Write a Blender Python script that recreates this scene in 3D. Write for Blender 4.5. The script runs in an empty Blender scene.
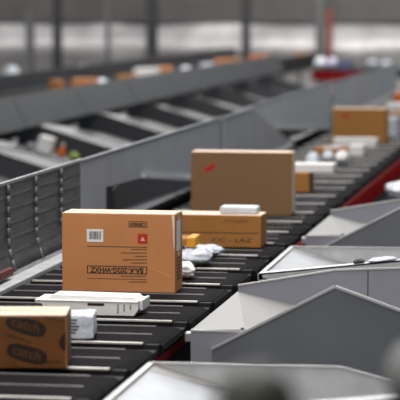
import bpy, bmesh, math, random
from math import sin, cos, tan, atan, pi, sqrt, radians
from mathutils import Vector, noise
random.seed(7)
S = bpy.context.scene
COL = S.collection
# ------------------------------------------------------------------ camera numbers
F = 2215.0; ZC = 2.46
P = atan(195/F); T = atan(385*cos(P)/F)
FW = Vector((-sin(T)*cos(P), cos(T)*cos(P), -sin(P)))
RT = Vector((cos(T), sin(T), 0)); UP = RT.cross(FW)
def hit(px, py, ax, v):
    """world point where the sight line meets the plane axis=ax, value=v"""
    r = FW + RT*((px-200)/F) + UP*((200-py)/F)
    t = (v - (0, 0, ZC)[ax])/r[ax]
    return Vector((0, 0, ZC)) + r*t

# ------------------------------------------------------------------ materials
def lin(c):
    return tuple(((x/255)/12.92 if x/255 <= .04045 else ((x/255+.055)/1.055)**2.4) for x in c) + (1,)
MATS = {}
def mat(name, rgb, rough=.6, metal=0.0, var=.12, scale=8.0, bump=0.0, stretch=(1, 1, 1), alpha=1.0, spec=.5, bscale=None):
    if name in MATS: return MATS[name]
    m = bpy.data.materials.new(name); m.use_nodes = True
    nt = m.node_tree; b = nt.nodes['Principled BSDF']
    c = lin(rgb)
    tc = nt.nodes.new('ShaderNodeTexCoord'); mp = nt.nodes.new('ShaderNodeMapping'); mp.inputs['Scale'].default_value = stretch
    nt.links.new(tc.outputs['Object'], mp.inputs['Vector'])
    n = nt.nodes.new('ShaderNodeTexNoise'); n.inputs['Scale'].default_value = scale; n.inputs['Detail'].default_value = 5
    nt.links.new(mp.outputs[0], n.inputs['Vector'])
    r = nt.nodes.new('ShaderNodeValToRGB')
    r.color_ramp.elements[0].position = .3; r.color_ramp.elements[1].position = .7
    r.color_ramp.elements[0].color = tuple(x*(1-var) for x in c[:3]) + (1,)
    r.color_ramp.elements[1].color = tuple(min(1, x*(1+var)) for x in c[:3]) + (1,)
    nt.links.new(n.outputs['Fac'], r.inputs['Fac']); nt.links.new(r.outputs['Color'], b.inputs['Base Color'])
    b.inputs['Roughness'].default_value = rough; b.inputs['Metallic'].default_value = metal
    b.inputs['Specular IOR Level'].default_value = spec
    b.inputs['Alpha'].default_value = alpha
    if bump:
        n2 = nt.nodes.new('ShaderNodeTexNoise'); n2.inputs['Scale'].default_value = bscale or scale*2
        nt.links.new(mp.outputs[0], n2.inputs['Vector'])
        bp = nt.nodes.new('ShaderNodeBump'); bp.inputs['Strength'].default_value = bump; bp.inputs['Distance'].default_value = .02
        nt.links.new(n2.outputs['Fac'], bp.inputs['Height']); nt.links.new(bp.outputs[0], b.inputs['Normal'])
    MATS[name] = m; return m
card_orange = mat('cardboard_orange', (206, 139, 90), .8, var=.06, scale=5, spec=.2)
card_tan = mat('cardboard_tan', (172, 116, 60), .75, var=.08, scale=6, spec=.3)
card_dull = mat('cardboard_dull', (136, 104, 74), .8, var=.03, scale=3, spec=.2)
card_gold = mat('cardboard_gold', (168, 118, 64), .8, var=.05, scale=4, spec=.2)
card_dark = mat('cardboard_tape_brown', (108, 64, 24), .45, var=.15, scale=7, spec=.5)
card_edge_lit = mat('cardboard_worn_edge_lit_top', (246, 216, 192), .85, var=.04)  # worn edges, and the overhead light on carton tops put into the colour
tape = mat('clear_tape', (222, 184, 146), .25, var=.05)
ink = mat('black_ink', (38, 26, 22), .6, var=.05)
ink_soft = mat('faded_ink', (84, 52, 32), .7, var=.05)
ink_dark = mat('dark_brown_ink', (38, 24, 14), .45, var=.05)
red_ink = mat('red_sticker', (190, 42, 26), .5, var=.08)
white_p = mat('white_paper', (244, 242, 240), .6, var=.03)
white_card = mat('white_card', (242, 238, 234), .55, var=.03, scale=10)
white_poly = mat('white_plastic_film', (206, 210, 218), .3, var=.08, scale=14, bump=.5, bscale=25)
grey_poly = mat('grey_plastic_film', (160, 164, 172), .35, var=.12, scale=14, bump=.5)
yellow = mat('yellow_envelope', (232, 160, 36), .6, var=.06)
orange_m = mat('orange_packaging', (222, 110, 30), .5, var=.08)
green_m = mat('lime_green_packaging', (136, 158, 60), .5, var=.08)
black_poly = mat('black_plastic', (28, 28, 30), .4, var=.1)
belt_m = mat('black_belt_rubber', (36, 34, 35), .8, var=.3, scale=3, stretch=(1, 10, 1), spec=.02, bump=.05, bscale=12)
belt_edge = mat('belt_end_rubber', (34, 33, 34), .8, var=.35, scale=20, spec=.02)
gap_m = mat('black_underframe', (16, 15, 16), .7)
strip_m = mat('bright_aluminium_strip', (226, 222, 218), .4, .5, var=.08, scale=20)
ridge_m = mat('dull_aluminium_ridge', (150, 146, 146), .5, .3, var=.1, scale=20)
red_m = mat('red_skirt', (132, 6, 10), .6, var=.2, scale=4, stretch=(1, 3, 1), spec=.15)
galv = mat('galvanised_sheet', (172, 173, 176), .45, .75, var=.12, scale=5, stretch=(1, 1, 2))
galv_lt = mat('bright_lit_galvanised_sheet', (198, 199, 200), .5, .35, var=.12, scale=9, bump=.1)
slide_m = mat('brushed_slide_sheet', (148, 146, 144), .5, .3, var=.07, scale=7, stretch=(1, 6, 1))
grey_paint = mat('grey_painted_sheet', (144, 144, 153), .5, .2, var=.05, scale=4)
dark_paint = mat('dark_grey_painted_sheet', (122, 124, 129), .4, .45, var=.1, scale=4)
edge_m = mat('raw_sheet_edge', (196, 194, 194), .4, .4, var=.05)
guard_m = mat('smoked_guard_sheet', (104, 104, 104), .5, .3, var=.25, scale=5, stretch=(1, 1, 9))
plate_m = mat('side_guard_sheet', (168, 171, 175), .5, .2, var=.07, scale=3)
far_metal = mat('far_grey_sheet', (60, 62, 66), .5, .4, var=.06, scale=2)
far_dark = mat('far_dark_shaded_sheet', (60, 61, 64), .55, .3, var=.1, scale=2)  # shade of chute walls and openings put into the colour; also plain dark parts
col_m = mat('dark_steel_column', (50, 49, 50), .6, .2, var=.05)
col_grey = mat('grey_steel_column', (92, 92, 92), .6, .2, var=.05)
col_rust = mat('orange_brown_column', (116, 58, 36), .7, var=.08)
foil_m = mat('silver_insulation_foil', (176, 172, 172), .45, .35, var=.22, scale=1.3, bump=.6, bscale=2.5)
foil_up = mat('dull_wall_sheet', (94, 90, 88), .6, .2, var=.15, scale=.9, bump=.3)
floor_m = mat('concrete_floor', (84, 82, 80), .7, var=.2, scale=1.5)
olive = mat('dark_olive_rubber', (56, 56, 46), .6, var=.1)

# ------------------------------------------------------------------ mesh helpers
def link(name, bm, m, parent=None, smooth=False):
    me = bpy.data.meshes.new(name)
    bmesh.ops.recalc_face_normals(bm, faces=bm.faces)
    bm.to_mesh(me); bm.free()
    o = bpy.data.objects.new(name, me); COL.objects.link(o)
    for q in (m if isinstance(m, (list, tuple)) else [m]): me.materials.append(q)
    if smooth:
        for p in me.polygons: p.use_smooth = True
    if parent: o.parent = parent
    return o
def bx(bm, x0, x1, y0, y1, z0, z1, bev=0.0, seg=2):
    vs = [bm.verts.new((x, y, z)) for x in (x0, x1) for y in (y0, y1) for z in (z0, z1)]
    fs = [(0, 1, 3, 2), (4, 6, 7, 5), (0, 4, 5, 1), (2, 3, 7, 6), (0, 2, 6, 4), (1, 5, 7, 3)]
    faces = [bm.faces.new([vs[i] for i in f]) for f in fs]
    if bev:
        es = list({e for f in faces for e in f.edges})
        bmesh.ops.bevel(bm, geom=es, offset=bev, segments=seg, affect='EDGES', profile=.5)
    return bm
def box(name, x0, x1, y0, y1, z0, z1, m, parent=None, bev=0.0):
    return link(name, bx(bmesh.new(), x0, x1, y0, y1, z0, z1, bev), m, parent)
def prism(bm, pts, off):
    """closed polygon of 3-D points, thickened by the vector off"""
    a = [bm.verts.new(p) for p in pts]; b = [bm.verts.new(Vector(p)+Vector(off)) for p in pts]
    bm.faces.new(a); bm.faces.new(list(reversed(b)))
    n = len(pts)
    for i in range(n): bm.faces.new([a[i], a[(i+1) % n], b[(i+1) % n], b[i]])
    return bm
def tube(bm, p, q, r, n=10):
    p = Vector(p); q = Vector(q); d = (q-p).normalized()
    u = d.orthogonal().normalized(); w = d.cross(u)
    A = [bm.verts.new(p+u*r*cos(2*pi*i/n)+w*r*sin(2*pi*i/n)) for i in range(n)]
    B = [bm.verts.new(q+u*r*cos(2*pi*i/n)+w*r*sin(2*pi*i/n)) for i in range(n)]
    bm.faces.new(A); bm.faces.new(list(reversed(B)))
    for i in range(n): bm.faces.new([A[i], A[(i+1) % n], B[(i+1) % n], B[i]])
    return bm
def lathe(bm, prof, c=(0, 0), n=24):
    rings = []
    for r, z in prof:
        rings.append([bm.verts.new((c[0]+r*cos(2*pi*i/n), c[1]+r*sin(2*pi*i/n), z)) for i in range(n)])
    for a, b in zip(rings, rings[1:]):
        for i in range(n): bm.faces.new([a[i], a[(i+1) % n], b[(i+1) % n], b[i]])
    bm.faces.new(rings[0]); bm.faces.new(list(reversed(rings[-1])))
    return bm
def bag(bm, w, d, h, seed=0, crumple=.12, sq=.55):
    """soft bag / pillow resting on z=0"""
    res = bmesh.ops.create_cube(bm, size=2)
    bmesh.ops.subdivide_edges(bm, edges=bm.edges[:], cuts=11, use_grid_fill=True)
    for v in bm.verts:
        c = v.co
        s = Vector((c.x, c.y, c.z)).normalized()
        k = c*(1-sq)*.95 + s*sq*1.1
        edge = max(abs(c.x), abs(c.y))
        zz = k.z*(1-.45*edge**4)
        n = noise.noise(Vector((c.x*2.2+seed*7, c.y*2.2, c.z*1.5)))*crumple + noise.noise(Vector((c.x*5, c.y*5+seed*3, c.z*4)))*crumple*.6
        v.co = Vector((k.x*w/2*(1+n*.6), k.y*d/2*(1+n*.6), zz*h/2*(1+n*1.6)))
    mz = min(v.co.z for v in bm.verts)
    for v in bm.verts: v.co.z = max(v.co.z-mz-.006, 0)
    return bm
def tag(o, label, cat, group=None, kind=None):
    o['label'] = label; o['category'] = cat
    if group: o['group'] = group
    if kind: o['kind'] = kind
    return o
def thing(name, label, cat, loc=(0, 0, 0), rz=0, group=None):
    o = bpy.data.objects.new(name, None); COL.objects.link(o)
    o.location = loc; o.rotation_euler = (0, 0, rz); o.empty_display_size = .1
    return tag(o, label, cat, group)
def dup(root, loc, label=None):
    r = root.copy(); COL.objects.link(r); r.location = loc
    if label: r['label'] = label
    for ch in list(root.children):
        c = ch.copy(); COL.objects.link(c); c.parent = r
        for g in ch.children:
            d = g.copy(); COL.objects.link(d); d.parent = c
    return r
def structure(o):
    o['kind'] = 'structure'; return o
def text(name, body, x, z, size, y, m, parent, flip=False, rot=0.0, fat=0.0, wide=1.0, align='CENTER'):
    """printed lettering on a face that looks towards -Y (local coordinates)"""
    cu = bpy.data.curves.new(name, 'FONT'); cu.body = body; cu.size = size; cu.align_x = align; cu.align_y = 'CENTER'
    cu.extrude = .0003; cu.offset = fat; cu.resolution_u = 3
    to = bpy.data.objects.new(name+'_curve', cu); COL.objects.link(to)
    bpy.context.view_layer.update()
    me = bpy.data.meshes.new_from_object(to)
    bpy.data.objects.remove(to); bpy.data.curves.remove(cu)
    a = rot + (pi if flip else 0)
    for v in me.vertices:
        X, Y = v.co.x*wide, v.co.y
        v.co = Vector((x + X*cos(a)-Y*sin(a), y - v.co.z, z + X*sin(a)+Y*cos(a)))
    me.materials.clear(); me.materials.append(m)
    o = bpy.data.objects.new(name, me); COL.objects.link(o); o.parent = parent
    return o
def rects(name, rs, y, m, parent, t=.0006):
    bm = bmesh.new()
    for (x0, x1, z0, z1) in rs: bx(bm, x0, x1, y-t, y, z0, z1)
    return link(name, bm, m, parent)

# ------------------------------------------------------------------ setting
structure(box('floor', -40, 16, -4, 62, -.2, 0, floor_m))
WY = 60.0
bm = bmesh.new()
prof = [(.1, 0), (.08, .5), (-.0, .8), (-.14, 1.05), (-.18, 1.24), (-.14, 1.4), (-.04, 1.55), (.08, 1.7), (.2, 1.84), (.3, 1.95), (.5, 2.0)]
nx = 120; rows = []
for i in range(nx+1):
    x = -30+40*i/nx; r = []
    for j, (dy, z) in enumerate(prof):
        k = 1 + .55*noise.noise(Vector((x*.55, j*.35, 3)))
        r.append(bm.verts.new((x, WY + dy*k, z + .02*noise.noise(Vector((x*1.1, j, 0))))))
    rows.append(r)
for a, b in zip(rows, rows[1:]):
    for j in range(len(prof)-1): bm.faces.new([a[j], b[j], b[j+1], a[j+1]])
structure(link('wall_back', bm, foil_m, None, True))
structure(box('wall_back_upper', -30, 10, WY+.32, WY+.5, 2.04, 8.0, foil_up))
structure(box('trim_1', -30, 10, WY+.2, WY+.3, 1.99, 2.06, col_grey))

def column(px, w, Y, m, label, top=7.8, rib=True):
    x = hit(px, 50, 1, Y).x
    t = thing('steel_column', label, 'column', (x, Y, 0), 0)
    bm = bmesh.new(); f = .018
    bx(bm, -w/2, w/2, -w/2, -w/2+f, 0, top); bx(bm, -w/2, w/2, w/2-f, w/2, 0, top); bx(bm, -f/2, f/2, -w/2+f, w/2-f, 0, top)
    link('column_shaft', bm, m, t)
    box('base_plate', -w*.8, w*.8, -w*.8, w*.8, 0, .03, m, t)
    return t
column(57.5, .21, 58.9, col_m, 'dark steel column left of the thickest one, against the far silver wall')
column(30, .2, 58.4, col_grey, 'faint grey steel column leftmost against the far silver wall', top=2.3)
column(108, .12, 58.4, col_grey, 'thin faint grey column between the two left dark columns')
column(152, .28, 58.9, col_m, 'thickest dark steel column at the far silver wall')
column(246, .2, 58.9, col_m, 'dark steel column standing alone right of the thickest one')
column(320.5, .24, 58.9, col_grey, 'grey steel column beside the orange-brown post at far wall')
c = thing('orange_post', 'orange-brown upright post against the grey far column', 'post', (hit(330.5, 50, 1, 58.5).x, 58.3, 0))
box('post_shaft', -.08, .08, -.06, .06, 0, 2.35, col_rust, c); box('base_plate', -.11, .11, -.1, .1, 0, .02, col_rust, c)

# ------------------------------------------------------------------ main sorter line
XL, XR = -2.885, -1.775
PITCH = .686; Y0 = 8.625
def make_carrier(loc, label, group):
    t = thing('belt_carrier', label, 'conveyor carrier', loc, 0, group)
    W = XR-XL; g = .022
    # local origin: near-left corner of the carrier at floor level of the deck (z 0 = deck top)
    bm = bmesh.new()
    n = 14; top = []; bot = []
    L = PITCH-g
    vsn = [bm.verts.new((x, y, z)) for (x, y, z) in []]
    bx(bm, 0, W-.075, .004, L-.14, -.03, 0, .003)
    link('deck_belt', bm, belt_m, t)
    # rounded belt roller end on the right
    bm = bmesh.new()
    pts = [(W-.075, -.03), (W-.075, .001), (W-.03, -.001), (W-.008, -.012), (W, -.03), (W-.012, -.055), (W-.04, -.06)]
    prism(bm, [(x, .035, z) for x, z in pts], (0, L-.19, 0))
    link('roller_end', bm, belt_edge, t)
    box('edge_strip', .01, W-.09, .0, .02, -.005, .0038, strip_m, t, .001)
    box('gap_cover', .0, W-.02, L-.135, L, -.05, -.022, gap_m, t, .004)
    for k, yy in enumerate((.26, .505)):
        box('ridge', .02, W-.10-.03*k, yy, yy+.010, -.002, .004, ridge_m, t)
    box('underframe', .03, W-.06, -.0, L, -.13, -.031, gap_m, t)
    box('end_bracket', W-.085, W-.02, .0, .034, -.05, -.003, gap_m, t, .004)
    box('skirt', W-.045, W-.03, -.0, L, -.105, -.062, red_m, t)
    return t
GRP = 'carriers of the main sorter line'
BARE = 'bare black carrier of the main sorter line with thin silver strips'
ZD = 1.0
car0 = make_carrier((XL, Y0-2*PITCH, ZD), BARE, GRP)
special = {}
spec_lab = [(8.58, 'black carrier under the brown box printed catch'), (10.96, 'black carrier directly under the big orange-brown box'),
            (13.3, 'black carrier under the long tan box behind the big orange one'), (15.3, 'black carrier under the dull brown box with red sticker'),
            (9.4, 'black carrier under the white plastic-wrapped parcel beside the catch box'), (10.2, 'black carrier under the long low white carton'),
            (11.7, 'black carrier under the small white creased parcel behind the big orange box'), (12.3, 'black carrier under the grey-white mailing bag and yellow-orange packet'),
            (17.3, 'black carrier under the small tan box right of the dull brown box'), (19.5, 'black carrier under the left of three small white bags'),
            (20.2, 'black carrier under the middle and right small white bags'), (21.4, 'black carrier under the flat brown box and white paper parcel'),
            (22.75, 'black carrier under the flat white carton at the foot of the golden-brown box'), (23.45, 'black carrier under the farthest large golden-brown box'),
            (24.8, 'black carrier just behind the golden-brown box, under a white parcel'), (27.8, 'black carrier under the flat brown box near right photo edge'),
            (29.8, 'black carrier under the flat white parcel at right photo edge'), (32.0, 'black carrier under the farthest orange-brown box')]
for y, l in spec_lab: special[int((y-Y0+2*PITCH)//PITCH)] = l
NC = 44
for i in range(1, NC):
    dup(car0, (XL, Y0+(i-2)*PITCH, ZD), special.get(i, BARE))
YN, YF = Y0-2*PITCH, Y0+(NC-2)*PITCH
# frame under the carriers
t = thing('sorter_frame', 'dark frame under the main black sorter line with red side rail', 'conveyor frame', ((XL+XR)/2, YN, 0))
hw = (XR-XL)/2
box('side_beam', -hw+.03, -hw+.09, 0, YF-YN, .6, .868, gap_m, t)
box('side_beam', hw-.2, hw-.1, 0, YF-YN, .6, .868, gap_m, t)
bm = bmesh.new()
bx(bm, hw+.004, hw+.014, 12.9-YN, YF-YN, .79, .955)
for i in range(0, 120):
    y = 12.9-YN + .2*i
    if y > YF-YN: break
    bx(bm, hw+.014, hw+.03, y, y+.03, .80, .945)
link('red_side_rail', bm, red_m, t)
for i in range(10):
    for s in (-1, 1):
        y = .5+i*3.2
        box('leg', (hw-.2 if s > 0 else -hw+.03), (hw-.12 if s > 0 else -hw+.11), y, y+.08, 0, .6, gap_m, t)
# left edge rail + guard
t = thing('edge_rail', 'pale metal rail running along the left edge of the main belt', 'rail', (XL, YN, 0))
box('rail_bar', -.11, -.01, 0, 13.3-YN, .96, 1.018, galv_lt, t, .006)
box('rail_lip', -.115, -.1, 0, 13.3-YN, 1.0, 1.035, galv, t)
for i in range(3):
    box('rail_bracket', -.09, -.03, .3+i*2.5, .36+i*2.5, 0, .96, gap_m, t)
XG = -3.04
def gpt(px, py): return hit(px, py, 0, XG)
t = thing('ribbed_guard', 'dark ribbed guard wall left of the big orange-brown box', 'guard', (XG, 0, 0))
ye = 13.25
bm = bmesh.new(); bx(bm, -.008, 0, YN, ye, 1.0, 1.50); link('guard_panel', bm, guard_m, t)
bm = bmesh.new()
for z in (1.12, 1.2, 1.28, 1.36, 1.43): bx(bm, 0, .0025, YN, ye, z, z+.006)
link('guard_moulding', bm, guard_m, t)
for i, y in enumerate([10.3, 10.9, 11.47, 12.08, 12.69]):
    bm = bmesh.new()
    prev = None
    for k in range(9):
        z = 1.5-.46*k/8; bend = .045*max(0, (k-5)/3)**2
        p = Vector((.012+bend, y-bend*.5, z))
        if prev: tube(bm, prev, p, .010, 8)
        prev = p
    link('rib', bm, guard_m, t, True)
link('top_rail', tube(bmesh.new(), (0, YN, 1.512), (0, ye, 1.512), .009), galv, t, True)
for i in range(4): box('guard_post', -.06, -.01, 7.8+i*1.7, 7.86+i*1.7, 0, 1.0, gap_m, t)
# red clip low behind the rail
o = thing('red_cover', 'small dull red cover low on the ribbed guard at left edge', 'cover', (XG+.075, 11.15, 1.036))
box('cover_shell', -.025, .012, -.14, .14, 0.0, .045, mat('dull_red_plastic', (104, 40, 36), .6), o, .008)
def guard_plate(pts, label, name='side_guard', dx=0.0, m=None):
    """pts: (y, z) outline in the plane X=XG"""
    y0 = min(p[0] for p in pts)
    t = thing(name, label, 'guard', (XG+dx, y0, 0))
    link('guard_panel', prism(bmesh.new(), [(0, y-y0, z) for y, z in pts], (-.01, 0, 0)), m or plate_m, t)
    y1 = max(p[0] for p in pts)
    yt = max(p[0] for p in pts if p[1] > 1.45)
    link('top_rail', tube(bmesh.new(), (0, 0, 1.508), (0, yt-y0, 1.508), .008), plate_m, t, True)
    low = sorted([p for p in pts if p[1] < 1.27 and p[0] > 15])
    bm = bmesh.new()
    for a, b in zip(low, low[1:]):
        prism(bm, [(0.001, a[0]-y0, a[1]), (.001, b[0]-y0, b[1]), (.001, b[0]-y0, b[1]+.025), (.001, a[0]-y0, a[1]+.025)], (.03, 0, 0))
    link('bottom_flange', bm, galv_lt, t)
    for y in (.05, y1-y0-.1):
        box('guard_post', -.06, -.011, y, y+.05, 0, 1.1, gap_m, t)
    return t
guard_plate([(13.27, 1.5), (13.27, 1.0), (13.99, 1.0), (13.99, 1.285), (15.15, 1.256), (16.8, 1.11), (18.6, 1.0), (18.6, 1.5)], 'grey side guard with raised bottom above dark opening, left of dull brown box')
plate_lit = mat('lit_guard_sheet', (196, 199, 203), .5, .2, var=.06, scale=3)  # same guard sheet, stronger light further down put into its colour
guard_plate([(18.62, 1.5), (18.62, .98), (23.1, .98), (23.1, 1.02), (20.3, 1.5)], 'grey side guard with slanted end directly behind the dull brown box', dx=.02)
guard_plate([(20.35, 1.5), (20.35, 1.25), (21.42, 1.25), (25.8, 1.0), (27.5, .92), (27.5, 1.5)], 'lighter grey side guard above the dark gap left of the golden-brown box', dx=-.055, m=plate_lit)
guard_plate([(27.52, 1.5), (27.52, 1.0), (36.8, 1.0), (36.8, 1.5)], 'long grey side guard behind the golden-brown box', dx=-.02, m=plate_lit)
# chute mouths under the raised guards; dark walls added to keep the openings dark
for (a, b, lab) in ((13.35, 18.5, 'dark chute mouth below the nearer raised side guard'), (21.5, 27.4, 'dark chute mouth below the farther raised side guard')):
    t = thing('chute_mouth', lab, 'chute', (XG, a, 0))
    prism_pts = [(-.08, 0, .98), (-.9, 0, .7), (-.9, 0, .66), (-.08, 0, .94)]
    link('mouth_floor', prism(bmesh.new(), prism_pts, (0, b-a, 0)), far_dark, t)
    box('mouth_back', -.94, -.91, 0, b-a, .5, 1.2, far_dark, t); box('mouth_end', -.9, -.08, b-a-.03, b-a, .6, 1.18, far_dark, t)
    for y in (.1, b-a-.16): box('leg', -.86, -.8, y, y+.06, 0, .66, gap_m, t)
o = thing('yellow_tag', 'tiny yellow tag in the dark opening left of dull brown box', 'tag', (XG-.03, hit(181, 195, 0, XG).y, hit(181, 195, 0, XG).z-.03))
box('tag_plate', -.012, -.005, -.035, .035, 0, .035, mat('dull_yellow', (150, 124, 50), .6), o)
box('hanger', -.011, -.006, -.005, .005, .035, .12, far_dark, o)

# ------------------------------------------------------------------ right chutes
XC = -1.715
def chute_b(Yn, label):
    """slide with a peaked guard plate; Yn = Y of its near side. measured on the nearest one"""
    R = 9.67
    t = thing('peaked_chute', label, 'chute', (XC, Yn, 0))
    def L(px, py, Y): p = hit(px, py, 1, Y); return (p.x-XC, Y-R, p.z)
    Yf = 11.035
    A = (0, 0, 1.012); B = (0, Yf-R, 1.012)
    n1 = L(245, 329.5, R); f1 = L(292, 304.5, Yf-.01)
    slope = (f1[2]-1.012)/f1[0]
    xe = 1.75; fe = (xe, Yf-R, 1.012+slope*xe); ne = (xe, 0, 1.012+slope*(xe-n1[0])-.04)
    nm = (n1[0], 0, n1[2])
    bm = bmesh.new()
    th = (0, 0, -.008)
    up = [Vector(A), Vector(nm), Vector(ne), Vector(fe), Vector(B)]
    # triangulated sheet: flat start at the near side, falling along the far side
    V = [bm.verts.new(p) for p in up]; W = [bm.verts.new(p+Vector(th)) for p in up]
    for tri in ((0, 1, 4), (1, 3, 4), (1, 2, 3)):
        bm.faces.new([V[i] for i in tri]); bm.faces.new([W[i] for i in reversed(tri)])
    for i in range(5):
        j = (i+1) % 5; bm.faces.new([V[i], V[j], W[j], W[i]])
    link('slide_floor', bm, slide_m, t)
    # far side wall
    a = L(335, 270, Yf); b = L(400, 268, Yf)
    top = [(0, Yf-R, 1.042), (a[0], Yf-R, a[2]), (b[0], Yf-R, b[2]), (xe, Yf-R, b[2]+.005)]
    wall = top + [(xe, Yf-R, .35), (0.02, Yf-R, .75)]
    link('side_wall', prism(bmesh.new(), wall, (0, .006, 0)), grey_paint, t)
    bm = bmesh.new()
    for p, q in zip(top, top[1:]):
        prism(bm, [(p[0], p[1]-.006, p[2]-.004), (q[0], q[1]-.006, q[2]-.004), (q[0], q[1]-.006, q[2]+.004), (p[0], p[1]-.006, p[2]+.004)], (0, .018, 0))
    link('wall_edge', bm, edge_m, t)
    sx = L(368, 268, Yf)[0]
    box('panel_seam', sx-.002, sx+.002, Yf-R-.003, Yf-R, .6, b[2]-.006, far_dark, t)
    # near panel under the slide
    link('near_panel', prism(bmesh.new(), [(0, -.003, 1.010), (n1[0]+.02, -.003, 1.010), (xe, -.003, .55), (xe, -.003, .3), (0, -.003, .68)], (0, -.006, 0)), grey_paint, t)
    box('panel_lip', 0, n1[0]+.02, -.012, .004, 1.006, 1.014, edge_m, t)
    # peaked guard plate
    Yg = R-.03
    g0 = L(212, 350, Yg); g1 = L(335, 288, Yg); g2 = L(400, 312, Yg)
    sl = (g2[2]-g1[2])/(g2[0]-g1[0]); g3 = (xe, Yg-R, g1[2]+sl*(xe-g1[0]))
    poly = [g0, g1, g3, (xe, Yg-R, .3), (g0[0], Yg-R, .62)]
    link('peaked_plate', prism(bmesh.new(), poly, (0, .008, 0)), dark_paint, t)
    bm = bmesh.new()
    for p, q in ((g0, g1), (g1, g3)):
        d = (Vector(q)-Vector(p)).normalized(); nrm = Vector((-d.z, 0, d.x))*.011
        prism(bm, [Vector(p)+Vector((0, -.006, 0)), Vector(q)+Vector((0, -.006, 0)), Vector(q)+Vector((0, -.006, 0))+nrm, Vector(p)+Vector((0, -.006, 0))+nrm], (0, .022, 0))
    link('plate_edge', bm, edge_m, t)
    # little screw on the slide's near lip, and hinge at the belt
    s = L(242, 327, R)
    link('screw', lathe(bmesh.new(), [(.009, 1.013), (.009, 1.02), (.005, 1.026)], (s[0], .012), 12), gap_m, t)
    box('hinge_bracket', -.03, .01, .0, .05, .955, 1.0, galv, t, .006)
    for x, z in ((.06, .7), (xe-.1, .5)):
        for y in (.03, Yf-R-.07):
            box('leg', x, x+.05, y, y+.05, 0, z, gap_m, t)
    return t
def chute_a(Yf, label, w=1.33):
    """flat-topped pale chute; Yf = Y of its back wall"""
    t = thing('flat_chute', label, 'chute', (XC, Yf, 0))
    R = 13.09
    def L(px, py, Y): p = hit(px, py, 1, Y); return (p.x-XC, Y-R, p.z)
    xk = hit(341, 363.5, 1, 8.70); xq = hit(400, 380, 1, 8.70)
    kx = xk.x-XC; ks = (xq.z-xk.z)/(xq.x-xk.x); xe = 1.75
    top = [(0, 0, 1.018), (kx, 0, 1.022), (xe, 0, 1.022+ks*(xe-kx))]
    link('back_wall', prism(bmesh.new(), top+[(xe, 0, .45), (0, 0, .72)], (0, .006, 0)), galv_lt, t)  # sheet colour brightened in place of tilting the wall to the light
    bm = bmesh.new()
    for p, q in zip(top, top[1:]):
        prism(bm, [(p[0], -.006, p[2]-.003), (q[0], -.006, q[2]-.003), (q[0], -.006, q[2]+.005), (p[0], -.006, p[2]+.005)], (0, .014, 0))
    link('wall_edge', bm, edge_m, t)
    f = L(348, 265, R)
    s = (f[2]-1.012)/f[0]
    V = [(0, -w, 1.0), (xe, -w, 1.0+s*xe), (xe, -.001, 1.012+s*xe), (0, -.001, 1.012)]
    link('slide_floor', prism(bmesh.new(), V, (0, 0, -.008)), galv, t)
    # bright folded strip where slide meets back wall
    link('fold_strip', prism(bmesh.new(), [(0, -.14, 1.010), (f[0], -.02, 1.012+s*f[0]+.004), (f[0], 0.0, 1.012+s*f[0]+.01), (0, 0, 1.017)], (0, -.001, -.004)), slide_m, t)
    # near lip : rises gently to the right
    q = hit(400, 263, 1, 11.77)
    rise = (q.z-1.0)/(q.x-XC)
    lip = [(0, -w, 1.015), (xe, -w, 1.015+rise*xe), (xe, -w, .96+rise*xe), (0, -w, .975)]
    link('near_lip', prism(bmesh.new(), lip, (0, .012, 0)), galv_lt, t)
    fl = [(0, -w, 1.015), (xe, -w, 1.015+rise*xe), (xe, -w-.0, 1.007+rise*xe), (0, -w-.0, 1.007)]
    link('lip_flange', prism(bmesh.new(), fl, (0, .09, 0)), edge_m, t)
    low = [(0, -w+.004, .975), (xe, -w+.004, .96+rise*xe), (xe, -w+.004, .4), (0, -w+.004, .7)]
    link('near_panel', prism(bmesh.new(), low, (0, .006, 0)), far_dark, t)  # shadow below the lip put into the panel's dark colour
    link('entry_bar', prism(bmesh.new(), [(-.005, -w, 1.012), (.02, -w, 1.012), (.02, 0, 1.02), (-.005, 0, 1.02)], (0, 0, -.03)), edge_m, t)
    for x, z in ((.06, .7), (xe-.1, .45)):
        for y in (-w+.03, -.08):
            box('leg', x, x+.05, y, y+.05, 0, z, gap_m, t)
    return t
chute_b(9.67, 'nearer peaked grey chute guard with pale slide, right of the belt')
chute_b(13.82, 'farther peaked grey chute guard with pinkish slide, before the red rail')
chute_a(8.70, 'nearest pale metal chute wall along the bottom right of the photo')
chute_a(13.09, 'pale flat-topped chute between the two peaked chutes')
# dark drive box in the gap right of the belt
t = thing('drive_housing', 'black drive housing in the gap between nearest two chutes', 'machine housing', (-1.70, 8.78, 0))
box('housing_body', 0, .75, 0, .78, 0, .70, gap_m, t, .02); box('housing_lid', -.0, .72, .02, .76, .70, .73, far_dark, t, .01)

# items lying in the pale chute
p = hit(383, 262, 1, 11.85)
o = thing('white_parcel', 'small flat white parcel lying on the pale flat-topped chute', 'parcel', (p.x, 11.9, 1.018+.135*(p.x-XC)*1.0))
PX = o
link('wrapper', bag(bmesh.new(), .15, .11, .024, 5, .15), white_poly, o, True)
p = hit(360, 261, 1, 11.85)
o2 = thing('crumpled_scrap', 'small dark crumpled scrap beside the flat white parcel on chute', 'scrap', (p.x, 11.9, 0))
link('scrap_film', bag(bmesh.new(), .06, .05, .02, 9, .5), black_poly, o2, True)
_q = hit(400, 263, 1, 11.77); _r = (_q.z-1.0)/(_q.x-XC)
for ob in (o, o2):
    ob.location.z = 1.0155+_r*(ob.location.x-XC); ob.location.y = 11.815; ob.rotation_euler.y = -atan(_r)

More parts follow.
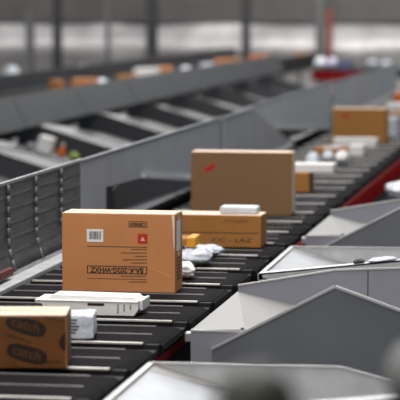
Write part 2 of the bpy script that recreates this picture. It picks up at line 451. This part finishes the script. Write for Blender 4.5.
# ------------------------------------------------------------------ parcels on the main belt
ZB = ZD + .004
def carton(name, label, cat, x0, x1, yf, depth, h, m, rz=0, z=ZB, bev=.004, group=None, flaps=True, top=None):
    t = thing(name, label, cat, ((x0+x1)/2, yf+depth/2, z), rz, group)
    w = x1-x0
    box('carton_body', -w/2, w/2, -depth/2, depth/2, 0, h-.004, m, t, bev)
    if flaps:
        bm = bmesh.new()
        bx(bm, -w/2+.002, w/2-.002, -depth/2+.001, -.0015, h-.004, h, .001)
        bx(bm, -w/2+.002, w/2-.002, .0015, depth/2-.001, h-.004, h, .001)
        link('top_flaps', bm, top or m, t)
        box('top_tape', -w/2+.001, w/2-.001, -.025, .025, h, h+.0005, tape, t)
    return t
# 1 big orange-brown carton
yf = 10.96
a = hit(62, 292, 2, ZB); X0 = hit(62, 250, 1, yf).x; X1 = hit(175, 250, 1, yf).x
H1 = hit(62, 212.5, 1, yf).z-ZB; D1 = .21
b1 = carton('cardboard_box', 'large orange-brown cardboard box with upside-down black printing and barcode', 'box', X0, X1, yf, D1, H1, card_orange, top=card_edge_lit)
cx, cy = (X0+X1)/2, yf+D1/2
def on1(px, py):
    p = hit(px, py, 1, yf); return p.x-cx, p.z-ZB
FY = -D1/2
def R1(x0, x1, y0, y1):
    u0, v1 = on1(x0, y0); u1, v0 = on1(x1, y1); return (u0, u1, v0, v1)
def frame1(x0, x1, y0, y1, tk=.0035):
    u0, u1, v0, v1 = R1(x0, x1, y0, y1)
    return [(u0, u1, v0, v0+tk), (u0, u1, v1-tk, v1), (u0, u0+tk, v0, v1), (u1-tk, u1, v0, v1)]
rects('printed_rule', [R1(87, 147.2, 245.9, 247.7)], FY, ink, b1)
rects('printed_rule', [R1(87, 147.2, 278.1, 279.9)], FY, ink, b1)
rects('model_frame', frame1(87, 147.2, 265.4, 274.6, .0045), FY, ink, b1)
u, v = on1(117.1, 270)
text('model_number', 'BA-K-202G-WHXZ', u, v, .037, FY, ink, b1, True, fat=.0013, wide=.90)
rects('code_frame', frame1(128.5, 147.5, 221.2, 227.6, .003), FY, ink, b1)
u, v = on1(138, 224.4)
text('carton_code', 'C89850', u, v, .027, FY, ink, b1, True, fat=.0010, wide=.95)
lb = rects('barcode_label', [R1(86.8, 103.2, 229, 242)], FY, white_p, b1, .0008)
bars = []
x = 89.2; rr = random.Random(3)
while x < 100.8:
    w = rr.choice((.35, .5, .8)); bars.append(R1(x, x+w, 231.4, 239.3)); x += w+rr.choice((.35, .5, .6))
rects('barcode', bars, FY-.0009, ink, lb)
rd = rects('red_label', [R1(137.8, 147.6, 233.8, 243.8)], FY, red_ink, b1, .0008)
u, v = on1(142.7, 239)
bm = bmesh.new()
prism(bm, [(u-.012, FY-.0009, v-.010), (u+.012, FY-.0009, v-.010), (u+.006, FY-.0009, v+.004), (u, FY-.0009, v+.012), (u-.006, FY-.0009, v+.004)], (0, -.0005, 0))
link('label_mark', bm, mat('pale_pink_ink', (236, 170, 150), .5), rd)
def small_lines(rows, rr, parent, name='small_print', m=ink, h=1.5):
    for (x0, x1, y) in rows:
        rs = []
        x = x0
        while x < x1:
            w = rr.choice((1.0, 1.6, 2.2)); w = min(w, x1-x)
            rs.append(R1(x, x+w, y-h/2, y-h/2+h*.45)); rs.append(R1(x, x+w*.5, y, y+h*.45)); x += w+.5
        rects(name, rs, FY, m, parent)
small_lines([(131, 147, 249.6), (121, 147, 253.2), (135, 147, 256.6), (123, 147, 260.0), (131, 147, 263.2), (121, 146, 276.5), (129, 147, 282.2)], random.Random(4), b1)
# right-hand end: taped seam and marks
w1 = X1-X0
box('end_tape', w1/2, w1/2+.0006, -.03, .03, H1*.45, H1, tape, b1)
box('end_label', w1/2, w1/2+.0008, -.06, .05, H1*.52, H1*.9, white_p, b1)
wear = bmesh.new()
prism(wear, [(w1/2-.018, FY-.0002, H1-.006), (w1/2-.002, FY-.0002, H1-.006), (w1/2-.003, FY-.0002, H1*.55), (w1/2-.008, FY-.0002, H1*.62), (w1/2-.010, FY-.0002, H1*.8)], (0, -.0005, 0))
link('worn_corner', wear, card_edge_lit, b1)
crease = bmesh.new()
u0, v0 = on1(149, 267); u1, v1 = on1(170, 276)
prism(crease, [(u0, FY, v0), (u1, FY, v1), (u1, FY, v1-.004), (u0, FY, v0-.002)], (0, -.0008, 0))
link('crease', crease, mat('card_crease', (226, 160, 110), .8), b1)
bm = bmesh.new(); rr = random.Random(6)
for k in range(7): bx(bm, w1/2, w1/2+.0007, -.06+.01*rr.random(), .03+.03*rr.random(), .06+k*.018, .066+k*.018)
link('end_print', bm, ink, b1)

# 2 long tan carton + white parcel on it
yf2 = 13.12
x0 = hit(171, 230, 1, yf2).x; x1 = hit(261, 230, 1, yf2).x; H2 = hit(259, 215.5, 1, yf2).z-ZB; D2 = .24
b2 = carton('cardboard_box', 'long low tan cardboard box behind the big orange one, white parcel on top', 'box', x0, x1, yf2, D2, H2, card_tan, top=card_edge_lit)
c2 = (x0+x1)/2
def on2(px, py): p = hit(px, py, 1, yf2); return p.x-c2, p.z-ZB
u, v = on2(236, 221.5); text('faint_print', 'ATSSBX', u, v, .026, -D2/2, ink_soft, b2, wide=1.6)
u, v = on2(232, 240.5); text('bold_print', 'CC - LAZ', u, v, .034, -D2/2, ink, b2, wide=1.75, fat=.0004)
u0, v0 = on2(171, 232.5); u1, v1 = on2(259, 230.5)
box('print_band', u0+.002, u1-.002, -D2/2-.0005, -D2/2, v0, v0+.006, ink_soft, b2)
xx = hit(239.5, 207, 1, yf2+.1).x
o = thing('white_parcel', 'white flat parcel lying on top of the long tan box', 'parcel', (xx, yf2+.12, ZB+H2+.001))
box('wrapper', -.115, .115, -.07, .07, 0, .045, white_poly, o, .012); box('paper_label', -.05, .04, -.04, .04, .045, .0458, white_p, o)
# 3 dull brown carton with red sticker
yf3 = 15.15
x0 = hit(191, 180, 1, yf3).x; x1 = hit(291.5, 180, 1, yf3).x; H3 = hit(191, 151.5, 1, yf3).z-ZB; D3 = .2
b3 = carton('cardboard_box', 'large dull brown cardboard box with a tilted red sticker', 'box', x0, x1, yf3, D3, H3, card_dull, top=card_edge_lit)
box('end_tape', (x1-x0)/2, (x1-x0)/2+.0008, -D3/2+.02, D3/2-.02, .02, H3-.005, card_edge_lit, b3)
c3 = (x0+x1)/2
p = hit(210, 168, 1, yf3); u, v = p.x-c3, p.z-ZB
a = radians(32); dx, dz = Vector((cos(a), 0, sin(a)))*.043, Vector((-sin(a), 0, cos(a)))*.019
o_ = Vector((u, -D3/2, v))
st = link('red_sticker', prism(bmesh.new(), [o_-dx-dz, o_+dx-dz, o_+dx+dz, o_-dx+dz], (0, -.001, 0)), red_ink, b3)
link('sticker_print', prism(bmesh.new(), [o_-dx*.6-dz*.2+Vector((0, -.0011, 0)), o_+dx*.6-dz*.2+Vector((0, -.0011, 0)), o_+dx*.6+dz*.3+Vector((0, -.0011, 0)), o_-dx*.6+dz*.3+Vector((0, -.0011, 0))], (0, -.0004, 0)), mat('dark_red_ink', (120, 24, 18), .5), st)
# 4 white flat carton in front of box 1
yf4 = 10.12
P0 = hit(35, 310, 1, yf4); P1 = hit(138, 310, 1, yf4)
o = thing('white_carton', 'long low white carton lying in front of the big orange-brown box', 'box', ((P0.x+P1.x)/2, yf4+.14, ZB))
w = (P1.x-P0.x)
bm = bmesh.new()
h4 = .068
prism(bm, [(-w/2+.05, -.14, 0), (w/2-.02, -.14, 0), (w/2-.0, -.14, .03), (w/2, -.14, h4), (-w/2, -.14, h4), (-w/2, -.14, h4-.014), (-w/2+.035, -.14, h4-.02)], (0, .2, 0))
link('tray_body', bm, white_card, o)
bm = bmesh.new()
prism(bm, [(-w/2+.05, -.12, h4), (w/2-.01, -.12, h4), (w/2-.025, -.12, h4+.016), (-w/2+.08, -.12, h4+.02), (-w/2+.06, -.12, h4+.01)], (0, .16, 0))
link('raised_lid', bm, white_p, o)
box('hand_slot', -w/2+.255, -w/2+.335, -.1415, -.1395, h4-.024, h4-.012, ink, o)
box('rim_shadow_lip', -w/2, w/2, -.146, -.139, h4-.006, h4, white_p, o, .002)
bm = bmesh.new()
for k in range(3): bx(bm, w/2-.1+k*.03, w/2-.092+k*.03, -.142, -.139, .01+.01*k, h4-.015)
link('corner_fold', bm, mat('grey_card_fold', (150, 148, 146), .6), o)
box('end_flap', w/2-.002, w/2+.014, -.1, .08, .02, h4+.002, white_card, o, .004)
# 5 catch box
yf5 = 8.58
x1 = hit(66.5, 340, 1, yf5).x; x0 = x1-.36; H5 = hit(60, 315, 1, yf5).z-ZB; D5 = .26
b5 = carton('cardboard_box', 'brown cardboard box printed catch in black ovals at bottom left', 'box', x0, x1, yf5, D5, H5, card_dark, top=card_edge_lit, bev=.006)
c5 = (x0+x1)/2
_a = radians(9); _v = Vector(((x1-x0)/2, -D5/2))
b5.rotation_euler.z = _a
b5.location.x = x1-(_v.x*cos(_a)-_v.y*sin(_a)); b5.location.y = yf5-(_v.x*sin(_a)+_v.y*cos(_a))
box('right_edge_wear', (x1-x0)/2-.004, (x1-x0)/2+.0008, -D5/2-.0006, -D5/2+.006, .01, H5-.012, card_tan, b5)
def logo(px, py, s, rot, tail=True):
    p = hit(px, py, 1, yf5); u, v = p.x-c5, p.z-ZB
    bm = bmesh.new(); a = radians(rot); n = 28
    vs = []
    for i in range(n):
        q = 2*pi*i/n; X = s*.5*(abs(cos(q))**.6)*(1 if cos(q) > 0 else -1); Z = s*.2*(abs(sin(q))**.7)*(1 if sin(q) > 0 else -1)
        xx, zz = u+X*cos(a)-Z*sin(a), v+X*sin(a)+Z*cos(a)
        xx = max(-(x1-x0)/2+.003, min((x1-x0)/2-.003, xx)); zz = max(.004, min(H5-.01, zz))
        vs.append((xx, -D5/2-.0001, zz))
    lo = link('logo_oval', prism(bm, vs, (0, -.0006, 0)), ink_dark, b5)
    if tail:
        text('logo_text', 'catch', u, v+.002, s*.34, -D5/2-.0009, mat('brown_print', (88, 54, 26), .5), lo, rot=a, fat=.0008)
    return u, v, a
logo(27, 325, .165, -17)
logo(28, 353, .165, -15)
def on5(px, py): p = hit(px, py, 1, yf5); return p.x-c5, p.z-ZB
u, v = on5(67, 341); bm = bmesh.new()
prism(bm, [((x1-x0)/2-.003, -D5/2, v-.038), ((x1-x0)/2-.003, -D5/2, v+.036), (u-.02, -D5/2, v+.02), (u-.035, -D5/2, v-.006), (u-.022, -D5/2, v-.035)], (0, -.0007, 0)); link('logo_oval', bm, ink_dark, b5)
u, v = on5(20, 337); text('strap_line', 'catch.com.au', u, v, .02, -D5/2, ink_dark, b5, rot=radians(-19), fat=.0004)
u, v = on5(52, 361); text('strap_line', '.com.au', u, v, .026, -D5/2, ink_dark, b5, rot=radians(3), fat=.0004)
u, v = on5(56, 319); text('strap_line', 'catch.com.au', u, v-.001, .016, -D5/2, ink_dark, b5, rot=radians(-14))
u, v = on5(22, 366); text('strap_line', 'catch.com.au', u, v+.002, .016, -D5/2, ink_dark, b5, rot=radians(-10))
# white wrapped parcel right of catch box
yy = 9.34
xx = hit(71, 330, 1, yy).x
o = thing('wrapped_parcel', 'white plastic-wrapped parcel between the catch box and white carton', 'parcel', (xx, yy+.1, ZB), radians(9))
bm = bmesh.new(); bx(bm, -.075, .085, -.1, .1, 0, .108, .012, 3); bmesh.ops.subdivide_edges(bm, edges=bm.edges[:], cuts=3, use_grid_fill=True)
for v in bm.verts:
    n = noise.noise(v.co*22)*.008; v.co.x += n; v.co.z = max(0, v.co.z+n*.7); v.co.y += noise.noise(v.co*17)*.004
link('wrapper', bm, white_poly, o, True)
bm = bmesh.new()
for k in range(5): bx(bm, -.03, .005+.008*(k % 3), -.1075, -.106, .03+k*.014, .035+k*.014)
link('printed_bars', bm, ink, o)
# behind box 1: envelope and bags
o = thing('mailing_bag', 'grey-white plastic mailing bag peeking out right of the big orange box', 'mailing bag', (hit(191, 255, 1, 12.2).x, 12.2, ZB), radians(10))
link('bag_body', bag(bmesh.new(), .24, .26, .095, 4, .14, .5), white_poly, o, True)
o = thing('mailing_bag', 'crumpled white bag corner beside the tan box, under yellow-orange envelope', 'mailing bag', (hit(203, 250, 1, 12.65).x, 12.62, ZB), radians(-25))
link('bag_body', bag(bmesh.new(), .22, .2, .06, 8, .25, .4), white_poly, o, True)
o = thing('paper_parcel', 'small white creased parcel touching the big orange box at lower right', 'parcel', (hit(181, 272, 1, 11.6).x, 11.62, ZB), radians(12))
link('wrapper', bag(bmesh.new(), .14, .2, .085, 6, .2, .3), white_p, o, True)
o = thing('envelope_box', 'yellow-orange end packet resting on the white mailing bag', 'packet', (hit(187, 240, 1, 12.4).x, 12.24, ZB+.108), radians(2))
box('packet_body', -.12, .085, -.1, .1, 0, .045, card_tan, o, .006); box('yellow_end', .04, .09, -.104, .104, -.004, .052, yellow, o, .006)
# behind box 3 on the right: stack
def put(name, label, cat, px0, px1, pyb, pyt, Y, d, m, z=ZB, kind='box', seed=0, extra=None):
    A = hit(px0, pyb, 1, Y); B = hit(px1, pyb, 1, Y); Tt = hit(px0, pyt, 1, Y)
    w = B.x-A.x; h = max(.02, Tt.z-z)
    t = thing(name, label, cat, ((A.x+B.x)/2, Y+d/2, z))
    if kind == 'box':
        box('body', -w/2, w/2, -d/2, d/2, 0, h, m, t, min(.006, h*.2))
    else:
        link('wrapper', bag(bmesh.new(), w, d, h, seed, .1, .45), m, t, True)
    if extra == 'tape': box('top_tape', -w/2+.004, w/2-.004, -.02, .02, h, h+.0008, tape, t)
    if extra == 'label': box('paper_label', -w*.25, w*.2, -d*.3, d*.3, h, h+.001, white_p, t)
    if extra == 'red':
        p = hit(345.5, 116, 1, Y); 
        box('red_mark', p.x-t.location.x-.04, p.x-t.location.x+.035, -d/2-.001, -d/2, p.z-z-.02, p.z-z+.02, red_ink, t)
        box('top_tape', -w/2+.004, w/2-.004, -d/2+.01, d/2-.01, h, h+.001, card_edge_lit, t)  # pale sheet over the whole top, its lit tone painted on
    return t
put('cardboard_box', 'small tan cardboard box just right of the dull brown box', 'box', 288, 309, 194, 173, 17.1, .3, card_gold, extra='tape')
put('white_carton', 'flat white carton on the small tan box, right of dull brown box', 'box', 288, 333, 172.5, 164, 17.15, .25, white_card, z=ZB+(hit(288, 172.5, 1, 17.15).z-ZB), extra='label')
put('white_carton', 'low white box supporting the flat white carton', 'box', 311, 331, 184, 172.5, 17.6, .2, white_card) if False else None
put('mailing_bag', 'left one of three small white bags behind the flat white carton', 'mailing bag', 304, 318, 166, 153, 19.4, .26, white_poly, kind='bag', seed=11)
put('mailing_bag', 'middle one of three small white bags behind the flat white carton', 'mailing bag', 321, 332, 164, 151.5, 20.15, .26, white_poly, kind='bag', seed=12)
put('mailing_bag', 'right one of three small white bags behind the flat white carton', 'mailing bag', 334, 347, 164, 152, 20.1, .28, white_p, kind='bag', seed=13)
put('cardboard_box', 'flat brown box behind the three small white bags', 'box', 313, 348, 155, 148, 21.2, .3, card_tan, extra='label')
put('white_carton', 'white paper parcel right of flat brown box, before golden-brown box', 'box', 349, 363, 154, 145.5, 21.3, .3, white_card)
put('white_carton', 'long flat white carton at the foot of the golden-brown box', 'box', 333, 376, 149, 138.5, 22.6, .25, white_card, extra='label')
put('cardboard_box', 'large golden-brown cardboard box with red mark, far on the belt', 'box', 332, 386, 145, 108.5, 23.3, .3, card_gold, extra='red')
put('white_carton', 'white parcel partly hidden behind golden-brown box, lower right side', 'box', 381, 397, 137, 118, 24.6, .4, white_poly)
put('cardboard_box', 'flat brown box behind the white parcel near right photo edge', 'box', 388, 406, 121, 113, 27.6, .4, card_tan)
put('white_carton', 'flat white parcel behind flat brown box at right photo edge', 'box', 386, 406, 117, 104, 29.6, .4, white_card)
put('cardboard_box', 'orange-brown box farthest on the belt at right photo edge', 'box', 394, 412, 110, 93, 31.8, .4, orange_m, extra='tape')
# white film parcel at the right edge, on a low table
p = hit(393, 192, 1, 16.6)
t = thing('parcel_table', 'dark low table right of the red rail holding white plastic parcel', 'table', (p.x+.3, 16.9, 0))
zt = hit(393, 203, 1, 16.6).z
box('table_top', -.24, .6, -.4, .9, zt-.03, zt, far_dark, t, .005)
for sx in (-.2, .54):
    for sy in (-.36, .84): box('leg', sx, sx+.04, sy, sy+.04, 0, zt-.03, gap_m, t)
o = thing('plastic_parcel', 'white plastic-covered parcel at right edge beside the red rail', 'parcel', (p.x+.15, 16.85, zt+.001), radians(15))
link('wrapper', bag(bmesh.new(), .42, .5, .14, 21, .22, .3), white_poly, o, True)

# ------------------------------------------------------------------ second sorter line with chutes (left, beyond)
X2 = -6.0
def chute_far(Yn, label, first=None):
    t = thing('far_chute', label, 'chute', (X2, Yn, 0), 0, 'chutes of the second sorter line')
    s = .285; w = .62; xe = 1.98
    z0 = .855
    link('slide_floor', prism(bmesh.new(), [(-.7, 0, z0+.7*s*.5), (0, 0, z0), (xe, 0, z0-xe*s), (xe, w, z0-xe*s), (0, w, z0), (-.7, w, z0+.7*s*.5)], (0, 0, -.01)), slide_m, t)
    link('side_wall', prism(bmesh.new(), [(-.3, w, z0+.30), (0, w, z0+.24), (xe, w, z0-xe*s+.20), (xe, w, z0-xe*s-.02), (0, w, z0-.02), (-.3, w, z0)], (0, .01, 0)), far_dark, t)
    link('near_panel', prism(bmesh.new(), [(-.7, 0, z0+.1), (0, 0, z0-.0), (xe, 0, z0-xe*s), (xe, 0, z0-xe*s-.14), (0, 0, z0-.3), (-.7, 0, z0-.3)], (0, -.01, 0)), far_metal, t)
    link('cover_panel', prism(bmesh.new(), [(0, w+.012, z0+.24), (xe, w+.012, z0+.20-xe*s), (xe, 3.01, z0-.02-xe*s), (0, 3.01, z0-.01)], (0, 0, -.02)), far_metal, t)
    link('cover_skirt', prism(bmesh.new(), [(0, 3.02, z0-.03), (xe, 3.02, z0-.04-xe*s), (xe, 3.02, z0-.2-xe*s), (0, 3.02, z0-.2)], (0, .01, 0)), far_metal, t)
    bm = bmesh.new(); prism(bm, [(-.02, 0, z0+.26), (-.02, 3.02, z0+.26), (-.2, 3.02, z0+.60), (-.2, 0, z0+.60)], (-.01, 0, 0)); link('hood', bm, far_metal, t)
    for x, z in ((0.05, .6), (xe-.1, .1)):
        for y in (.02, w-.08): box('leg', x, x+.05, y, y+.05, 0, max(.05, z-.03), gap_m, t)
    return t
labs = ['far chute holding white, orange and green goods, left side', 'far chute second from the left, empty pale slide', 'far chute third from the left, above the nearer belt guard',
        'far chute fourth from the left, up and left of the dull brown box', 'far chute fifth from the left, above the dull brown box', 'far chute sixth from the left, small pale slide', 'far chute seventh from left, nearest the red-skirted conveyor', 'far chute eighth from left, left of the red-skirted conveyor', 'farthest chute, next to the red-skirted conveyor']
per = 3.05; Yc = 2158*6.0/540 - .3
c0 = chute_far(Yc, labs[0])
for i in range(1, 7): dup(c0, (X2, Yc+per*i, 0), labs[i])
dup(c0, (X2, Yc-per, 0), 'nearest far chute, at the dark left photo edge')
# goods in the first far chute
def slope_z(x): return .855-(x-X2)*.285 if x > X2 else .855-(x-X2)*.1425
def good(name, label, cat, px, w, d, h, m, kind):
    Yg = Yc+.3
    x = hit(px, 150, 1, Yg).x
    t = thing(name, label, cat, (x, Yg, slope_z(x)+.002)); t.rotation_euler = (0, atan(.285), 0)
    if kind == 'box': box('body', -w/2, w/2, -d/2, d/2, 0, h, m, t, .01); box('paper_label', -w*.3, w*.3, -d/2-.001, -d/2, h*.2, h*.6, white_p, t)
    elif kind == 'bag': link('wrapper', bag(bmesh.new(), w, d, h, px, .15), m, t, True)
    else:
        link('body', lathe(bmesh.new(), [(w*.4, 0), (w/2, h*.05), (w/2, h*.6), (w*.2, h*.85), (w*.2, h)]), m, t, True)
        link('cap', lathe(bmesh.new(), [(w*.24, h), (w*.24, h*1.12), (w*.15, h*1.15)]), white_p, t, True)
    return t
good('small_parcel', 'small pale grey parcel at top of the goods in far chute', 'parcel', 31, .10, .16, .07, grey_poly, 'bag').rotation_euler = (0, .14, 0)
good('white_carton', 'white box among the goods lying in the far chute', 'box', 44, .16, .2, .17, white_card, 'box')
good('bottle', 'orange bottle in the far chute beside white box', 'bottle', 60, .09, .09, .13, orange_m, 'lathe')
good('packet', 'lime green packet lowest of the goods in the far chute', 'packet', 73, .12, .16, .09, green_m, 'bag')
# dark belt deck of second line
t = thing('second_sorter_line', 'second sorter belt running behind the far chutes, parcels on it', 'conveyor', (-7.9, 20, 0))
box('deck_belt', -.9, .9, 0, 37.6, 1.06, 1.10, belt_m, t); box('side_beam', .8, .9, 0, 37.6, .8, 1.06, far_metal, t); box('side_beam', -.9, -.8, 0, 37.6, .8, 1.06, far_metal, t)
bm = bmesh.new(); prism(bm, [(.93, 0, 1.1), (1.0, 0, 1.12), (1.08, 0, 1.24), (1.04, 0, 1.25)], (0, 37.6, 0)); link('tilted_guard', bm, far_metal, t)
bm = bmesh.new(); bx(bm, -1.15, -1.12, 0, 37.6, 1.0, 1.36); link('back_guard', bm, far_metal, t)
link('guard_bracket', prism(bmesh.new(), [(-1.12, .2, 1.02), (-.9, .2, .9), (-.9, .2, .95), (-1.12, .2, 1.08)], (0, 32, 0)), gap_m, t)
link('guard_bracket', prism(bmesh.new(), [(.9, 0, .9), (.97, 0, .9), (.97, 0, 1.12), (.9, 0, 1.12)], (0, 37.6, 0)), gap_m, t)
for i in range(12):
    for sx in (-.85, .8): box('leg', sx, sx+.06, .3+i*3.2, .36+i*3.2, 0, .8, gap_m, t)
def far_parcel(name, label, cat, px0, px1, pyt, m, kind='box', X=-7.9, z=1.101):
    pm = (px0+px1)/2
    # where the sight line at mid x crosses the belt line X
    Y = hit(pm, pyt, 0, X).y
    A = hit(px0, pyt, 1, Y); B = hit(px1, pyt, 1, Y); w = B.x-A.x; h = max(.12, A.z-z)
    t = thing(name, label, cat, (X, Y, z))
    if kind == 'box':
        box('body', -w/2, w/2, -.2, .2, 0, h, m, t, .01); box('top_tape', -w/2+.01, w/2-.01, -.03, .03, h, h+.001, tape, t)
    else: link('wrapper', bag(bmesh.new(), w, .4, h, pm, .12), m, t, True)
G2 = -7.9
far_parcel('cardboard_box', 'dark orange-brown box leftmost on the second sorter line', 'box', 52, 62, 80, card_tan)
far_parcel('cardboard_box', 'bright tan long box on second line beside dark orange-brown one', 'box', 74, 96, 78.5, card_orange, X=-7.8)
far_parcel('mailing_bag', 'white bag left of the bright tan long box on second line', 'mailing bag', 66, 76, 82, white_poly, 'bag', X=-8.1) if False else None
far_parcel('mailing_bag', 'pale bag right after the bright tan box on second line', 'mailing bag', 95.5, 107, 79, white_poly, 'bag')
far_parcel('cardboard_box', 'brown box left of the brightest white far parcel', 'box', 119, 135, 74.5, card_tan, X=-7.85)
far_parcel('white_carton', 'brightest white far parcel, left of the thickest column base', 'box', 136, 158, 68, white_card, X=-7.85)
far_parcel('cardboard_box', 'tan box touching brightest white far parcel on its right', 'box', 158.5, 172, 66.5, card_orange)
far_parcel('mailing_bag', 'small pale bag on second line, right of thickest column', 'mailing bag', 181, 191, 68.5, white_poly, 'bag')
far_parcel('mailing_bag', 'flat pale bag left of the pair of far tan boxes', 'mailing bag', 199, 217, 67, grey_poly, 'bag')
far_parcel('cardboard_box', 'wide tan box left of the lone dark column', 'box', 215, 241, 59, card_orange)
far_parcel('cardboard_box', 'orange-brown box just right of the lone dark column', 'box', 250, 268, 56.5, orange_m)
far_parcel('cardboard_box', 'small faint tan box farthest on second line', 'box', 296, 310, 55.5, card_tan, X=-7.25)
# pale parcels beyond the left end, on a third line
t = thing('third_conveyor', 'faint farthest conveyor behind second line at left', 'conveyor', (-13.5, 44, 0))
box('deck_belt', -.6, 4.1, -.6, .6, .85, .9, belt_m, t); box('side_beam', -.6, 4.1, -.66, -.6, .7, .95, far_metal, t)
for x in (-.5, 1.8, 4.0):
    for y in (-.55, .5): box('leg', x, x+.06, y, y+.05, 0, .85, gap_m, t)
def on_line(name, label, px0, px1, pyt, Y, z, m, kind='bag'):
    A = hit(px0, pyt, 1, Y); B = hit(px1, pyt, 1, Y); w = B.x-A.x; h = max(.08, A.z-z)
    t = thing(name, label, 'mailing bag' if kind == 'bag' else 'box', ((A.x+B.x)/2, Y, z))
    if kind == 'bag': link('wrapper', bag(bmesh.new(), w, .4, h, px0, .12), m, t, True)
    else: box('body', -w/2, w/2, -.2, .2, 0, h, m, t, .01)
on_line('mailing_bag', 'pale parcel alone near left photo edge on farthest conveyor', 5, 18, 67, 44, .901, white_poly)
on_line('mailing_bag', 'left pale bag above the bright tan long box, farthest conveyor', 76, 92, 66, 44, .901, white_poly)
on_line('mailing_bag', 'middle pale bag above the bright tan box, farthest conveyor', 93, 103, 64, 44, .901, grey_poly)
on_line('mailing_bag', 'right pale bag nearest the thin column, farthest conveyor', 104, 115, 64, 44, .901, white_poly)
# red curved conveyor end far away
Yr = 47.0
cA = hit(343, 71, 1, Yr)
t = thing('curved_conveyor', 'far curved conveyor end with bright red skirt', 'conveyor', (cA.x, Yr, 0))
def arc(bm, rx, ry, z0, z1, rin=0.0):
    pts = [(rx*cos(a), -ry*sin(a), z0) for a in [pi*k/24 for k in range(25)]]
    pts += [(-rx, 1.2, z0), (rx, 1.2, z0)]
    return prism(bm, pts, (0, 0, z1-z0))
zr1 = hit(332, 71, 1, Yr).z; zr0 = hit(332, 80, 1, Yr).z
rx = (hit(374, 70, 1, Yr).x-hit(311, 70, 1, Yr).x)/2
link('red_skirt', arc(bmesh.new(), rx, .35, zr0, zr1), mat('dark_red_skirt', (124, 10, 18), .6, spec=.15), t); link('deck_belt', arc(bmesh.new(), rx-.03, .3, zr1, zr1+.02), belt_m, t)
for x in (-rx*.6, rx*.6): box('leg', x-.03, x+.03, .3, .36, 0, zr0, gap_m, t)
on_line('mailing_bag', 'left white bag on the red-skirted curved conveyor', 315, 327, 58, Yr, zr1+.021, white_poly)
on_line('mailing_bag', 'lilac-white bag beside left one on the red-skirted conveyor', 328, 338, 58, Yr, zr1+.021, mat('lilac_film', (190, 186, 214), .4))
on_line('small_parcel', 'blue-grey parcel at right on the red-skirted conveyor', 340, 352, 60, Yr, zr1+.021, mat('blue_grey_card', (84, 92, 120), .6), 'box')
t = thing('cross_conveyor', 'far grey conveyor right of the red-skirted one', 'conveyor', (hit(385, 70, 1, 49).x, 49, 0))
zc = hit(385, 69, 1, 48.7).z
box('deck_belt', -.75, 1.2, -.5, .5, zc-.05, zc, belt_m, t); box('side_beam', -.75, 1.2, -.56, -.5, zc-.2, zc+.02, far_dark, t)
for x in (-.7, 1.1):
    for y in (-.48, .43): box('leg', x, x+.06, y, y+.05, 0, zc-.05, gap_m, t)
on_line('mailing_bag', 'left grey-white bag on the far grey conveyor', 367, 379, 60, 49, zc+.001, grey_poly)
on_line('mailing_bag', 'right grey-white bag on the far grey conveyor', 381, 393, 61, 49, zc+.001, grey_poly)
# ------------------------------------------------------------------ foreground posts (out of focus)
p = hit(257, 368, 1, 2.8)
t = thing('round_post', 'blurred dark olive rounded post top in bottom foreground', 'post', (p.x, 2.8, 0))
link('post_body', lathe(bmesh.new(), [(.045, 0), (.04, p.z-.12), (.045, p.z-.1)]), olive, t, True)
link('post_cap', lathe(bmesh.new(), [(.05, p.z-.1), (.056, p.z-.07), (.056, p.z-.045), (.05, p.z-.022), (.036, p.z-.008), (.015, p.z), (.002, p.z)]), olive, t, True)
p = hit(418, 340, 1, 4.0)
t = thing('capped_post', 'blurred grey rounded post with black middle at lower right corner', 'post', (p.x, 4.0, 0))
link('post_body', lathe(bmesh.new(), [(.045, 0), (.045, p.z-.12), (.05, p.z-.09)]), black_poly, t, True)
link('post_cap', lathe(bmesh.new(), [(.052, p.z-.1), (.06, p.z-.07), (.056, p.z-.04), (.035, p.z-.01), (.002, p.z)]), mat('light_grey_plastic', (128, 130, 128), .6), t, True)

# ------------------------------------------------------------------ light
w = bpy.data.worlds.new('World'); S.world = w; w.use_nodes = True
bg = w.node_tree.nodes['Background']; bg.inputs[0].default_value = (.80, .90, 1, 1); bg.inputs[1].default_value = .24
def area(name, loc, sx, sy, power, rot=(0, 0, 0), col=(1, .985, .97)):
    l = bpy.data.lights.new(name, 'AREA'); l.shape = 'RECTANGLE'; l.size = sx; l.size_y = sy; l.energy = power; l.color = col
    o = bpy.data.objects.new(name, l); COL.objects.link(o); o.location = loc; o.rotation_euler = rot
    return o
area('ceiling_and_fill_light', (-2.0, 12, 7.5), 2.5, 16, 900)
area('ceiling_and_fill_light', (-7.0, 42, 7.5), 3, 28, 1900)
area('ceiling_and_fill_light', (-1.0, 36, 7.5), 2, 30, 600)
area('ceiling_and_fill_light', (-10.0, 55, 7.5), 24, 1.5, 1400)
area('ceiling_and_fill_light', (-3.5, 1.5, 6.0), 5, 1.5, 260, (radians(50), 0, radians(5)), (1, .93, .86))  # added fill from the camera side for front faces, no lamp known there

# ------------------------------------------------------------------ camera
cam = bpy.data.cameras.new('Camera'); co = bpy.data.objects.new('Camera', cam); COL.objects.link(co)
cam.sensor_width = 36; cam.sensor_fit = 'HORIZONTAL'; cam.lens = F/400*36
co.location = (0, 0, ZC); co.rotation_euler = (pi/2-P, 0, T)
cam.dof.use_dof = True; cam.dof.aperture_fstop = 3.2
cam.dof.focus_distance = (Vector((-2.3, 10.6, 1.2))-Vector((0, 0, ZC))).dot(FW)
cam.clip_end = 300; S.camera = co
S.view_settings.view_transform = 'Standard'; S.view_settings.look = 'None'; S.view_settings.gamma = 1; S.view_settings.exposure = 0
S.view_settings.use_curve_mapping = False
bpy.context.view_layer.update()
